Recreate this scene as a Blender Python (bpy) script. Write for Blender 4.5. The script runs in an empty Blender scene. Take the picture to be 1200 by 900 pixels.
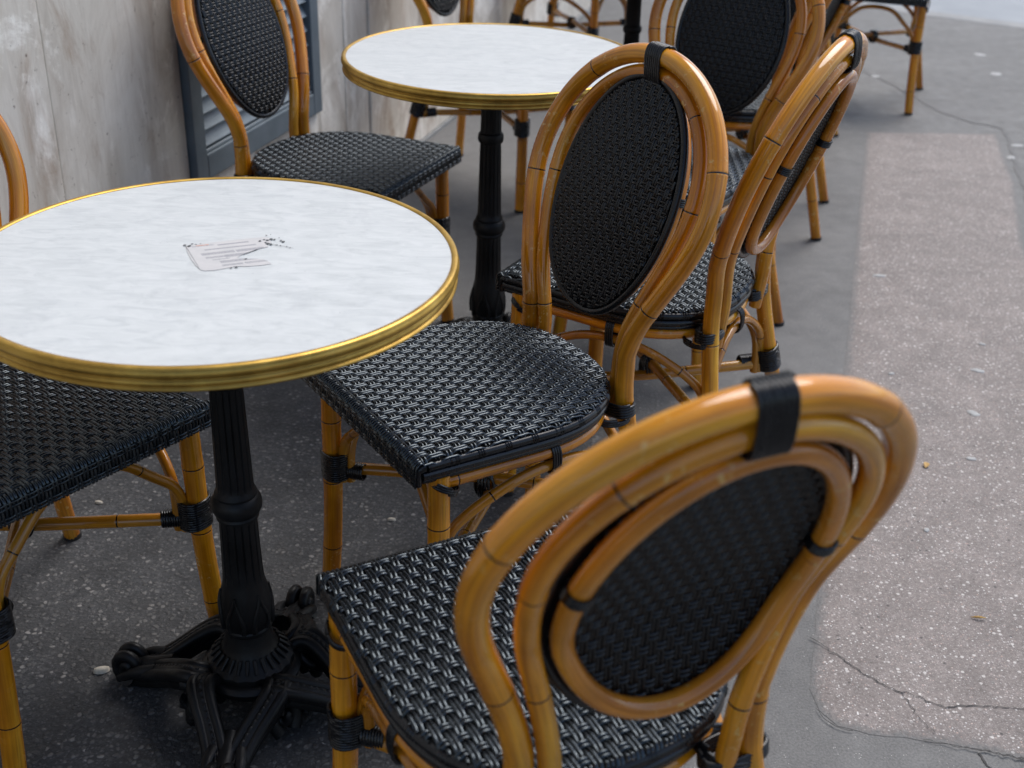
import bpy, math, random
import numpy as np
from mathutils import Vector, Matrix
from mathutils.geometry import tessellate_polygon
random.seed(7)
rng = np.random.default_rng(11)
S = bpy.context.scene
COL = S.collection
R = math.radians
PI = math.pi

# ------------------------------------------------------------------ camera
F_PX, PITCH, ROLL, CAM_H = 1440.0, R(28.198), R(1.82), 1.337
cam_d = bpy.data.cameras.new('camera')
cam = bpy.data.objects.new('camera', cam_d)
COL.objects.link(cam)
fw = Vector((0, math.cos(PITCH), -math.sin(PITCH)))
up = Vector((0, math.sin(PITCH), math.cos(PITCH)))
rt = Vector((1, 0, 0))
r2 = rt * math.cos(ROLL) + up * math.sin(ROLL)
u2 = -rt * math.sin(ROLL) + up * math.cos(ROLL)
m = Matrix.Identity(4)
for i in range(3):
    m[i][0], m[i][1], m[i][2] = r2[i], u2[i], -fw[i]
m.translation = (0, 0, CAM_H)
cam.matrix_world = m
cam_d.sensor_width = 36
cam_d.lens = 36 * F_PX / 1200
cam_d.clip_start = 0.05
cam_d.clip_end = 500
cam_d.dof.use_dof = True
cam_d.dof.focus_distance = 1.85
cam_d.dof.aperture_fstop = 5.0
cam_d.dof.aperture_blades = 9
S.camera = cam

# ------------------------------------------------------------------ light: an overcast sky and one very soft sun
SUN_EL, SUN_ROT = R(58), R(38)
world = bpy.data.worlds.new('World')
S.world = world
world.use_nodes = True
wn = world.node_tree
bg = wn.nodes['Background']
sky = wn.nodes.new('ShaderNodeTexSky')
sky.sky_type = 'NISHITA'
sky.sun_disc = False
sky.sun_elevation = SUN_EL
sky.sun_rotation = SUN_ROT
sky.air_density = 1.0
sky.dust_density = 2.0
sky.ozone_density = 1.0
wn.links.new(sky.outputs[0], bg.inputs[0])
bg.inputs[1].default_value = 0.10
sl = bpy.data.lights.new('sun', 'SUN')
sl.energy = 1.4
sl.angle = R(44)
sl.color = (1.0, 0.985, 0.965)
sun = bpy.data.objects.new('sun', sl)
COL.objects.link(sun)
# the Nishita sky's sun stands at (sin(rot), cos(rot)) on the ground plane
sd = Vector((math.sin(SUN_ROT) * math.cos(SUN_EL), math.cos(SUN_ROT) * math.cos(SUN_EL), math.sin(SUN_EL)))
sun.rotation_euler = sd.to_track_quat('Z', 'Y').to_euler()
sun.location = sd * 20
S.view_settings.view_transform = 'Standard'
S.view_settings.look = 'None'
S.view_settings.gamma = 1
S.view_settings.exposure = 1.05

# ------------------------------------------------------------------ materials
class NT:
    def __init__(s, name):
        s.m = bpy.data.materials.new(name)
        s.m.use_nodes = True
        s.t = s.m.node_tree
        s.b = s.t.nodes['Principled BSDF']
    def n(s, typ, **kw):
        o = s.t.nodes.new('ShaderNode' + typ)
        for k, v in kw.items():
            if k.startswith('i_'):
                key = k[2:]
                key = int(key) if key.isdigit() else key.replace('_', ' ')
                o.inputs[key].default_value = v
            else:
                setattr(o, k, v)
        return o
    def l(s, a, b):
        s.t.links.new(a, b)
    def coord(s, kind='Object', scale=(1, 1, 1), rot=(0, 0, 0)):
        c = s.n('TexCoord')
        mp = s.n('Mapping')
        mp.inputs['Scale'].default_value = scale
        mp.inputs['Rotation'].default_value = rot
        s.l(c.outputs[kind], mp.inputs[0])
        return mp.outputs[0]
    def noise(s, co, scale, detail=4, rough=.55, dist=0.0):
        o = s.n('TexNoise', i_Scale=scale, i_Detail=detail, i_Roughness=rough, i_Distortion=dist)
        s.l(co, o.inputs['Vector'])
        return o.outputs['Fac']
    def vor(s, co, scale, feature='F1', out='Distance', rnd=1.0):
        o = s.n('TexVoronoi', feature=feature, i_Scale=scale)
        o.inputs['Randomness'].default_value = rnd
        s.l(co, o.inputs['Vector'])
        return o.outputs[out]
    def ramp(s, fac, stops, interp='LINEAR'):
        o = s.n('ValToRGB')
        o.color_ramp.interpolation = interp
        e = o.color_ramp.elements
        while len(e) < len(stops):
            e.new(0.5)
        for el, (p, c) in zip(e, stops):
            el.position = p
            el.color = (c, c, c, 1) if isinstance(c, (int, float)) else (*c, 1)
        s.l(fac, o.inputs[0])
        return o.outputs[0]
    def mix(s, fac, a, b, mode='MIX'):
        o = s.n('Mix', data_type='RGBA', blend_type=mode)
        for sock, v in ((o.inputs[0], fac), (o.inputs[6], a), (o.inputs[7], b)):
            if hasattr(v, 'default_value'):
                s.l(v, sock)
            elif isinstance(v, (int, float)):
                sock.default_value = v if sock == o.inputs[0] else (v, v, v, 1)
            else:
                sock.default_value = (*v, 1)
        return o.outputs[2]
    def math(s, op, a, b=0.0, c=0.0):
        o = s.n('Math', operation=op)
        for sock, v in zip(o.inputs, (a, b, c)):
            if hasattr(v, 'default_value'):
                s.l(v, sock)
            else:
                sock.default_value = v
        return o.outputs[0]
    def bump(s, h, strength=.3, dist=.001):
        o = s.n('Bump', i_Strength=strength, i_Distance=dist)
        s.l(h, o.inputs['Height'])
        s.l(o.outputs[0], s.b.inputs['Normal'])
    def col(s, v):
        if hasattr(v, 'default_value'):
            s.l(v, s.b.inputs['Base Color'])
        else:
            s.b.inputs['Base Color'].default_value = (*v, 1)
    def rough(s, v):
        if hasattr(v, 'default_value'):
            s.l(v, s.b.inputs['Roughness'])
        else:
            s.b.inputs['Roughness'].default_value = v

def mat_bamboo(name, dark, mid, light, rough=.27):
    k = NT(name)
    uv = k.coord('UV', (7, 260, 1))
    uv2 = k.coord('UV', (3, 26, 1))
    ob = k.coord('Object')
    oi = k.n('ObjectInfo')
    grain = k.noise(uv, 1.0, 5, .6)
    slow = k.noise(uv2, 1.0, 3, .5)
    c = k.ramp(slow, [(.33, dark), (.5, mid), (.67, light)])
    c = k.mix(k.math('MULTIPLY', k.ramp(grain, [(.42, 0.0), (.70, 1.0)]), .55), c, tuple(x * .6 for x in dark))
    blot = k.ramp(k.noise(ob, 9, 3), [(.3, .74), (.65, 1.12)])
    c = k.mix(1.0, c, blot, 'MULTIPLY')
    rnd = k.ramp(oi.outputs['Random'], [(0, (.84, .77, .68)), (.5, (.97, .95, .9)), (1, (1.05, 1.06, 1.05))])
    c = k.mix(1.0, c, rnd, 'MULTIPLY')
    # worn, pale scuffs where the varnish is gone
    sc = k.ramp(k.math('MULTIPLY', k.ramp(k.noise(ob, 95, 5, .7), [(.56, 0), (.64, 1)]), k.ramp(k.noise(ob, 7, 2), [(.53, 0), (.60, 1)])), [(.2, 0), (.8, 1)])
    c = k.mix(k.math('MULTIPLY', sc, .7), c, (.62, .40, .13))
    at = k.n('Attribute', attribute_name='node')
    nd = k.ramp(at.outputs['Fac'], [(.25, 0), (.75, 1)])
    c = k.mix(nd, c, (.012, .005, .003))
    k.col(c)
    k.rough(k.math('ADD', k.ramp(k.noise(ob, 30, 3), [(.3, rough - .06), (.7, rough + .10)]), k.math('MULTIPLY', sc, .2)))
    k.b.inputs['Coat Weight'].default_value = .75
    k.b.inputs['Coat Roughness'].default_value = .06
    k.b.inputs['Coat IOR'].default_value = 1.65
    k.b.inputs['Specular IOR Level'].default_value = .1
    k.bump(k.math('ADD', k.math('MULTIPLY', grain, .5), k.noise(ob, 60, 2)), .12, .001)
    return k.m

M = {}
M['bamboo'] = mat_bamboo('bamboo', (.38, .108, .004), (.69, .265, .009), (.88, .45, .04), .22)
M['bamboo_red'] = mat_bamboo('bamboo_red', (.36, .105, .008), (.62, .222, .014), (.76, .34, .035), .24)
M['bamboo_thin'] = mat_bamboo('bamboo_thin', (.33, .118, .010), (.57, .24, .019), (.72, .39, .055), .24)

def mat_black(name, base, rough, grain_scale=(3, 900, 1), bump=.25, spec=.5, var=.05):
    k = NT(name)
    uv = k.coord('UV', grain_scale)
    ob = k.coord('Object')
    g = k.noise(uv, 1.0, 3, .6)
    k.col(k.mix(k.ramp(k.noise(ob, 40, 4), [(.4, 0), (.8, .6)]), base, tuple(x * 2.0 + .004 for x in base)))
    k.rough(k.ramp(k.noise(ob, 55, 3), [(.3, max(rough - var, .08)), (.7, rough + var)]))
    k.b.inputs['Specular IOR Level'].default_value = spec
    k.bump(g, bump, .0006)
    return k.m
M['weave'] = mat_black('black_weave', (.0045, .0055, .007), .23, bump=.12, spec=.8)
M['weave'].node_tree.nodes['Principled BSDF'].inputs['Specular Tint'].default_value = (.80, .92, 1.0, 1)  # the sky's blue sheen on the strands is put into this tint
M['back_weave'] = mat_black('black_back_weave', (.003, .003, .0035), .19, bump=.10, spec=.40)
M['black'] = mat_black('black_core', (.004, .004, .0045), .6, (20, 20, 20), spec=.2)
M['piping'] = mat_black('black_piping', (.005, .005, .006), .27, (6, 200, 1), spec=.4)
M['cord'] = mat_black('black_cord', (.005, .005, .006), .26, (40, 300, 1), .15, spec=.5)
M['rubber'] = mat_black('black_rubber', (.012, .011, .011), .7, (40, 40, 1))

k = NT('brass')
ob = k.coord('Object')
k.col(k.ramp(k.noise(ob, 22, 5, .65), [(.3, (.33, .19, .035)), (.55, (.52, .32, .065)), (.8, (.64, .42, .11))]))
k.b.inputs['Metallic'].default_value = .72
k.rough(k.ramp(k.noise(ob, 45, 5, .6), [(.3, .30), (.75, .48)]))
k.bump(k.noise(ob, 260, 3), .12, .0006)
M['brass'] = k.m

k = NT('marble')
oi = k.n('ObjectInfo')
ob0 = k.n('TexCoord')
add = k.n('VectorMath', operation='ADD')
k.l(ob0.outputs['Object'], add.inputs[0]); k.l(oi.outputs['Location'], add.inputs[1])
mp = k.n('Mapping'); mp.inputs['Rotation'].default_value = (0, 0, R(14)); mp.inputs['Scale'].default_value = (9, 26, 4)
k.l(add.outputs[0], mp.inputs[0])
v1 = k.noise(mp.outputs[0], 2.2, 9, .68, 1.1)
v2 = k.noise(mp.outputs[0], 6.0, 8, .75, .6)
v3 = k.noise(add.outputs[0], 5.0, 4)
base = k.ramp(v1, [(.28, (.445, .465, .465)), (.45, (.525, .545, .543)), (.62, (.585, .602, .598))])
base = k.mix(k.ramp(v2, [(.25, .7), (.40, 0)]), base, (.47, .495, .515))
thin = k.ramp(k.math('ABSOLUTE', k.math('SUBTRACT', v1, .43)), [(0.0, .55), (.012, 0)])
base = k.mix(k.math('MULTIPLY', thin, k.ramp(v3, [(.45, 0), (.62, 1)])), base, (.42, .45, .48))
sm = k.math('MULTIPLY', k.ramp(k.noise(add.outputs[0], 9, 6, .7, 1.5), [(.54, 0), (.66, .5)]), k.ramp(k.noise(add.outputs[0], 120, 3), [(.3, .4), (.7, 1)]))
base = k.mix(sm, base, (.44, .455, .465))
scr = k.n('Mapping'); scr.inputs['Rotation'].default_value = (0, 0, R(50)); scr.inputs['Scale'].default_value = (6, 260, 1); k.l(add.outputs[0], scr.inputs[0])
base = k.mix(k.math('MULTIPLY', k.ramp(k.noise(scr.outputs[0], 1.0, 2), [(.68, 0), (.73, .35)]), k.ramp(v3, [(.5, 0), (.6, 1)])), base, (.40, .42, .44))
pit = k.math('MULTIPLY', k.ramp(k.vor(add.outputs[0], 85), [(.05, .8), (.09, 0)]), k.ramp(k.noise(add.outputs[0], 14, 3), [(.58, 0), (.66, 1)]))
base = k.mix(pit, base, (.25, .26, .27))
k.col(base)
k.rough(k.ramp(k.noise(add.outputs[0], 30, 4), [(.3, .34), (.7, .46)]))
M['marble'] = k.m

k = NT('cast_iron')
ob = k.coord('Object')
e = k.ramp(k.noise(ob, 60, 6, .7), [(.52, 0), (.72, 1)])
dust = k.ramp(k.noise(ob, 14, 4), [(.45, 0), (.7, .5)])
k.col(k.mix(k.math('MAXIMUM', k.math('MULTIPLY', e, .35), dust), (.0035, .0035, .004), (.017, .017, .018)))
k.b.inputs['Specular IOR Level'].default_value = .25
k.rough(k.ramp(k.noise(ob, 40, 4), [(.3, .34), (.7, .56)]))
k.bump(k.noise(ob, 180, 4), .35, .001)
M['iron'] = k.m

# --- ground: coarse asphalt by the wall and front table, shade there partly painted into its dark colour, smoother grey asphalt beyond
k = NT('asphalt')
ob = k.coord('Object')
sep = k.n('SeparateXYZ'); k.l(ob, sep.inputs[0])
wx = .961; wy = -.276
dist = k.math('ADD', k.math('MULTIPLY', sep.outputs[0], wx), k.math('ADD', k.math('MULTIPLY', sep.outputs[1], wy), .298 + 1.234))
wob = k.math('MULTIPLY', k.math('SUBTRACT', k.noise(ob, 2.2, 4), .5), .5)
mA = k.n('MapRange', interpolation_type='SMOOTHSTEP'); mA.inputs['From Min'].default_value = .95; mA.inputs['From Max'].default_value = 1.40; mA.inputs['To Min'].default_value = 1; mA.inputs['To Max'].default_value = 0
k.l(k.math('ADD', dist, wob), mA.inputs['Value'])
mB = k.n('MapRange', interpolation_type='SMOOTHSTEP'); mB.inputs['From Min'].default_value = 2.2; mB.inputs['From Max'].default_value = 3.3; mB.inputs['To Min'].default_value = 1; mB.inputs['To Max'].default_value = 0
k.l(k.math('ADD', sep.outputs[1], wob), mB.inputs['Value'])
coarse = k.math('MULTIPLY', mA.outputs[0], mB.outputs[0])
# smooth asphalt
fine = k.noise(ob, 260, 3, .7)
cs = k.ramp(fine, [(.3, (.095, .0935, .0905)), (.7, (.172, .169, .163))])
big = k.ramp(k.noise(ob, 1.6, 5, .6), [(.3, .82), (.7, 1.14)])
cs = k.mix(1.0, cs, big, 'MULTIPLY')
stain = k.ramp(k.noise(ob, 6.5, 6, .7), [(.58, 0), (.72, .5)])
cs = k.mix(stain, cs, (.07, .07, .07))
spk = k.ramp(k.vor(ob, 150, rnd=1.0), [(.10, 1), (.17, 0)])
spk = k.math('MULTIPLY', spk, k.ramp(k.noise(ob, 37, 2), [(.52, 0), (.62, .9)]))
cs = k.mix(spk, cs, (.42, .40, .38))
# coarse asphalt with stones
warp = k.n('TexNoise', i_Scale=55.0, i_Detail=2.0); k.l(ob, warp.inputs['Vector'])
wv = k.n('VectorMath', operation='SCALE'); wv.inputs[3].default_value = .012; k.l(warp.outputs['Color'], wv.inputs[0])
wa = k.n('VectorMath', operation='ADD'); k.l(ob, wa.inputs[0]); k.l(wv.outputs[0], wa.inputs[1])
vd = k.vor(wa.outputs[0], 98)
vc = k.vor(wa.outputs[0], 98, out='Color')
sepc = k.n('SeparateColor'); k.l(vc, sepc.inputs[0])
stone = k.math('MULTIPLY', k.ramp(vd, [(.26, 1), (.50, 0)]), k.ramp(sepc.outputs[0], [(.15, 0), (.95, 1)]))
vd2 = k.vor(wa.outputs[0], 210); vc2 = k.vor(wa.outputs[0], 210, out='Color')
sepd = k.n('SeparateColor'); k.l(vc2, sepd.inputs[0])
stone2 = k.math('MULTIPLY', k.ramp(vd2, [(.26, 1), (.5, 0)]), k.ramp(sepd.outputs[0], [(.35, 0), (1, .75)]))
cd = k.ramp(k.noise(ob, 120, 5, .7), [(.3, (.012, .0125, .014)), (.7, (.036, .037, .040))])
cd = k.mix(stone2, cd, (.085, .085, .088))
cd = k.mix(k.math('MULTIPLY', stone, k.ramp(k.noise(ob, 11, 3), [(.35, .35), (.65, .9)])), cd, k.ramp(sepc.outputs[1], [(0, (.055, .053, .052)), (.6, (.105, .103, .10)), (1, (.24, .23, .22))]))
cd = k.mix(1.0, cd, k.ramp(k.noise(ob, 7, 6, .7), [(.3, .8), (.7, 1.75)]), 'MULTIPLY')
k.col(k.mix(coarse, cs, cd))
k.rough(k.ramp(k.noise(ob, 20, 3), [(.3, .62), (.7, .85)]))
hgt = k.math('ADD', k.math('MULTIPLY', k.math('ADD', stone, k.noise(ob, 120, 5)), coarse), k.math('MULTIPLY', fine, .5))
k.bump(hgt, .6, .004)
M['asphalt'] = k.m

k = NT('patch_asphalt')
ob = k.coord('Object')
fine = k.noise(ob, 190, 4, .7)
c = k.ramp(fine, [(.3, (.130, .111, .101)), (.7, (.256, .222, .205))])
c = k.mix(1.0, c, k.ramp(k.noise(ob, 2.5, 5), [(.3, .86), (.7, 1.1)]), 'MULTIPLY')
v = k.vor(ob, 250); vc = k.vor(ob, 250, out='Color')
sp = k.n('SeparateColor'); k.l(vc, sp.inputs[0])
chip = k.math('MULTIPLY', k.ramp(v, [(.22, 1), (.50, 0)]), k.ramp(sp.outputs[0], [(.55, 0), (.95, 1)]))
chipc = k.ramp(sp.outputs[1], [(.0, (.24, .215, .205)), (.35, (.42, .39, .37)), (.62, (.46, .32, .27)), (.72, (.58, .55, .52)), (1, (.80, .78, .76))])
c = k.mix(chip, c, chipc)
v3 = k.vor(ob, 430); vc3 = k.vor(ob, 430, out='Color')
sp3 = k.n('SeparateColor'); k.l(vc3, sp3.inputs[0])
c = k.mix(k.math('MULTIPLY', k.ramp(v3, [(.25, 1), (.5, 0)]), k.ramp(sp3.outputs[0], [(.5, 0), (.95, .55)])), c, (.50, .46, .44))
v2 = k.vor(ob, 95); vc2 = k.vor(ob, 95, out='Color')
sp2 = k.n('SeparateColor'); k.l(vc2, sp2.inputs[0])
chip2 = k.math('MULTIPLY', k.ramp(v2, [(.22, 1), (.32, 0)]), k.ramp(sp2.outputs[0], [(.74, 0), (.84, 1)]))
c = k.mix(chip2, c, (.52, .49, .46))
dk = k.math('MULTIPLY', k.ramp(v2, [(.2, 1), (.34, 0)]), k.ramp(sp2.outputs[1], [(.93, 0), (.96, .8)]))
c = k.mix(dk, c, (.05, .045, .045))
c = k.mix(1.0, c, k.ramp(k.noise(ob, 11, 5, .65), [(.3, .82), (.7, 1.12)]), 'MULTIPLY')
ea = k.n('Attribute', attribute_name='node')
ef = k.math('ADD', k.math('MULTIPLY', ea.outputs['Fac'], .9), k.math('MULTIPLY', k.math('SUBTRACT', k.noise(ob, 70, 4, .7), .5), 1.1))
c = k.mix(k.ramp(ef, [(.45, 0), (.85, .92)]), c, k.ramp(fine, [(.3, (.095, .0935, .0905)), (.7, (.172, .169, .163))]))
k.col(c)
k.rough(.78)
k.bump(k.math('ADD', fine, k.math('MULTIPLY', chip, .5)), .5, .002)
M['patch'] = k.m

def mat_simple(name, c1, c2, scale, rough, bump=.2, bd=.001, metal=0.0):
    k = NT(name)
    ob = k.coord('Object')
    n = k.noise(ob, scale, 5, .6)
    k.col(k.ramp(n, [(.3, c1), (.7, c2)]))
    k.rough(rough)
    k.b.inputs['Metallic'].default_value = metal
    k.bump(k.noise(ob, scale * 6, 4), bump, bd)
    return k.m
M['road'] = mat_simple('road_pale', (.215, .235, .255), (.275, .295, .315), 3, .7)
M['kerb'] = mat_simple('kerb_stone', (.20, .205, .205), (.29, .29, .285), 12, .75)
M['crack'] = mat_simple('crack_dark', (.035, .033, .031), (.085, .08, .076), 120, .9)
M['seam'] = mat_simple('seam_tar', (.105, .103, .10), (.145, .142, .138), 30, .8)
M['gum'] = mat_simple('old_gum', (.27, .27, .265), (.38, .38, .37), 60, .7)
M['leaf'] = mat_simple('dry_leaf', (.36, .20, .05), (.55, .36, .12), 120, .65)
M['stone_pale'] = mat_simple('pale_stone', (.35, .32, .27), (.55, .50, .42), 150, .7)
M['louvre_frame'] = mat_simple('grey_blue_paint', (.10, .128, .146), (.138, .168, .188), 14, .5)
M['louvre_slat'] = mat_simple('pale_blue_paint', (.165, .20, .222), (.22, .255, .275), 18, .5)
M['dark_gap'] = mat_simple('dark_recess', (.01, .01, .011), (.02, .02, .02), 20, .8)

# weathered limewashed panels: vertical streaks of worn white over brown-grey
k = NT('weathered_panel')
g = k.n('NewGeometry')
mp = k.n('Mapping'); mp.inputs['Rotation'].default_value = (0, 0, R(16.04))
k.l(g.outputs['Position'], mp.inputs[0])
sc1 = k.n('Mapping'); sc1.inputs['Scale'].default_value = (7, 7, 2.6); k.l(mp.outputs[0], sc1.inputs[0])
sc2 = k.n('Mapping'); sc2.inputs['Scale'].default_value = (60, 60, 5); k.l(mp.outputs[0], sc2.inputs[0])
sc3 = k.n('Mapping'); sc3.inputs['Scale'].default_value = (5, 5, 3.4); k.l(mp.outputs[0], sc3.inputs[0])
oi = k.n('ObjectInfo')
s1 = k.noise(sc1.outputs[0], 1.0, 9, .66, .6)
s2 = k.noise(sc2.outputs[0], 1.0, 5, .65)
s3 = k.noise(sc3.outputs[0], 1.0, 9, .68, .8)
s4 = k.noise(mp.outputs[0], 17, 9, .74, .4)
c = k.ramp(s1, [(.32, (.36, .335, .305)), (.50, (.48, .465, .44)), (.66, (.56, .555, .54))])
c = k.mix(k.math('MULTIPLY', k.ramp(s3, [(.52, 0), (.60, .85)]), k.ramp(s4, [(.36, .35), (.56, 1)])), c, (.70, .705, .70))
c = k.mix(k.math('MULTIPLY', k.ramp(k.noise(sc1.outputs[0], .8, 8, .7, 1.0), [(.54, 0), (.66, .75)]), k.ramp(s4, [(.34, .3), (.55, 1)])), c, (.27, .20, .15))
c = k.mix(k.ramp(s2, [(.52, 0), (.78, .3)]), c, (.27, .235, .205))
c = k.mix(k.ramp(k.noise(mp.outputs[0], 55, 6, .75), [(.62, 0), (.70, .65)]), c, (.13, .10, .08))
c = k.mix(k.math('MULTIPLY', k.ramp(k.vor(mp.outputs[0], 26), [(.05, 1), (.12, 0)]), k.ramp(s4, [(.5, 0), (.58, .9)])), c, (.10, .075, .06))
c = k.mix(1.0, c, k.ramp(oi.outputs['Random'], [(0, (1.26, 1.18, 1.06)), (1, (1.42, 1.34, 1.22))]), 'MULTIPLY')
k.col(c)
k.rough(.62)
k.bump(k.math('ADD', k.math('MULTIPLY', s2, .7), s1), .35, .003)
M['panel'] = k.m
M['wall_up'] = mat_simple('upper_render', (.30, .29, .275), (.38, .37, .35), 2, .8)

# printed paper label stuck to the marble
k = NT('printed_paper')
uvn = k.n('TexCoord')
su = k.n('SeparateXYZ'); k.l(uvn.outputs['UV'], su.inputs[0])
U, V = su.outputs[0], su.outputs[1]
ink = None
def band(v0, h, u0, u1, dens, fx):
    global ink
    a = k.math('LESS_THAN', k.math('ABSOLUTE', k.math('SUBTRACT', V, v0)), h)
    b = k.math('MULTIPLY', k.math('GREATER_THAN', U, u0), k.math('LESS_THAN', U, u1))
    mp = k.n('Mapping'); mp.inputs['Scale'].default_value = (fx, 26, 1); mp.inputs['Location'].default_value = (v0 * 7, 0, 0)
    k.l(uvn.outputs['UV'], mp.inputs[0])
    nn = k.ramp(k.noise(mp.outputs[0], 1.0, 3, .7), [(dens - .05, 0), (dens + .05, 1)])
    o = k.math('MULTIPLY', k.math('MULTIPLY', a, b), nn)
    ink = o if ink is None else k.math('MAXIMUM', ink, o)
for args in [(.93, .022, .06, .34, .47, 70), (.90, .024, .38, .78, .36, 70), (.76, .022, .18, .84, .36, 70), (.60, .044, .10, .52, .43, 130), (.60, .046, .54, .90, .42, 130),
             (.455, .034, .12, .40, .44, 130), (.45, .050, .36, .92, .42, 140), (.36, .018, .18, .40, .44, 130), (.25, .044, .25, .78, .43, 140), (.115, .030, .24, .50, .42, 130), (.12, .034, .52, .86, .46, 130)]:
    band(*args)
paper = k.ramp(k.noise(uvn.outputs['UV'], 5, 4), [(.3, (.465, .46, .455)), (.7, (.53, .512, .503))])
redline = k.math('MULTIPLY', k.math('LESS_THAN', k.math('ABSOLUTE', k.math('SUBTRACT', V, .955)), .012), k.math('LESS_THAN', k.math('ABSOLUTE', k.math('SUBTRACT', U, .2)), .08))
c = k.mix(k.math('MULTIPLY', ink, .8), paper, (.25, .25, .27))
c = k.mix(redline, c, (.52, .24, .16))
k.col(c)
k.rough(.7)
M['paper'] = k.m
M['ink'] = mat_simple('black_ink', (.03, .033, .036), (.11, .115, .12), 300, .7)

# ------------------------------------------------------------------ mesh helpers
def make_obj(name, V, F, mat, parent=None, uv=None, attr=None, smooth=True, sharp=None, kind=None):
    me = bpy.data.meshes.new(name)
    me.from_pydata([tuple(map(float, v)) for v in V], [], [tuple(map(int, f)) for f in F])
    if uv is not None:
        lay = me.uv_layers.new(name='UVMap')
        li = np.zeros(len(me.loops), dtype=np.int32)
        me.loops.foreach_get('vertex_index', li)
        lay.data.foreach_set('uv', np.asarray(uv, np.float32)[li].ravel())
    if attr is not None:
        a = me.attributes.new('node', 'FLOAT', 'POINT')
        a.data.foreach_set('value', np.asarray(attr, np.float32))
    if smooth:
        me.polygons.foreach_set('use_smooth', [True] * len(me.polygons))
        if sharp is not None:
            me.set_sharp_from_angle(angle=R(sharp))
    me.materials.append(mat)
    me.update()
    o = bpy.data.objects.new(name, me)
    COL.objects.link(o)
    if parent is not None:
        o.parent = parent
    if kind:
        o['kind'] = kind
    return o

class Geo:
    """collects pieces of one object"""
    def __init__(s):
        s.V = []; s.F = []; s.U = []; s.A = []; s.n = 0
    def add(s, V, F, U=None, A=None):
        V = np.asarray(V, float)
        s.V.append(V)
        s.F.extend([tuple(i + s.n for i in f) for f in F])
        s.U.append(np.zeros((len(V), 2)) if U is None else np.asarray(U))
        s.A.append(np.zeros(len(V)) if A is None else np.asarray(A))
        s.n += len(V)
        return s
    def obj(s, name, mat, parent=None, **kw):
        return make_obj(name, np.concatenate(s.V), s.F, mat, parent, np.concatenate(s.U), np.concatenate(s.A), **kw)

def spline(pts, n=10, closed=False):
    """Catmull-Rom through pts (centripetal-ish uniform)"""
    P = np.asarray(pts, float)
    N = len(P)
    out = []
    segs = N if closed else N - 1
    for i in range(segs):
        if closed:
            p0, p1, p2, p3 = P[(i - 1) % N], P[i], P[(i + 1) % N], P[(i + 2) % N]
        else:
            p1, p2 = P[i], P[i + 1]
            p0 = P[i - 1] if i else 2 * p1 - p2
            p3 = P[i + 2] if i + 2 < N else 2 * p2 - p1
        for j in range(n):
            t = j / n
            out.append(.5 * ((2 * p1) + (-p0 + p2) * t + (2 * p0 - 5 * p1 + 4 * p2 - p3) * t * t + (-p0 + 3 * p1 - 3 * p2 + p3) * t ** 3))
    if not closed:
        out.append(P[-1])
    return np.array(out)

def resample(P, step, closed=False, extra=()):
    Q = np.vstack([P, P[:1]]) if closed else P
    d = np.r_[0, np.cumsum(np.linalg.norm(np.diff(Q, axis=0), axis=1))]
    L = d[-1]
    n = max(2, int(round(L / step)))
    s = np.linspace(0, L, n + 1)
    if closed:
        s = s[:-1]
    if len(extra):
        s = np.unique(np.concatenate([s[np.all(np.abs(s[:, None] - np.array(extra)[None]) > .004, axis=1)], *[[e - .003, e - .0016, e - .0006, e + .0006, e + .0016, e + .003] for e in extra if .006 < e < L - .006]]))
    return np.stack([np.interp(s, d, Q[:, i]) for i in range(3)], 1), s, L

def frames(P, closed=False):
    T = np.roll(P, -1, 0) - np.roll(P, 1, 0) if closed else np.gradient(P, axis=0)
    T /= np.linalg.norm(T, axis=1)[:, None] + 1e-12
    a = np.array([0, 0, 1.]) if abs(T[0][2]) < .9 else np.array([1., 0, 0])
    N = np.zeros_like(P)
    n = a - T[0] * (a @ T[0]); n /= np.linalg.norm(n)
    N[0] = n
    for i in range(1, len(P)):
        n = N[i - 1] - T[i] * (N[i - 1] @ T[i])
        N[i] = n / (np.linalg.norm(n) + 1e-12)
    if closed:
        # spread the twist
        n = N[-1] - T[0] * (N[-1] @ T[0]); n /= np.linalg.norm(n)
        B0 = np.cross(T[0], N[0])
        ang = math.atan2(n @ B0, n @ N[0])
        for i in range(len(P)):
            th = -ang * i / len(P)
            B = np.cross(T[i], N[i])
            N[i] = N[i] * math.cos(th) + B * math.sin(th)
    return T, N, np.cross(T, N)

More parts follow.
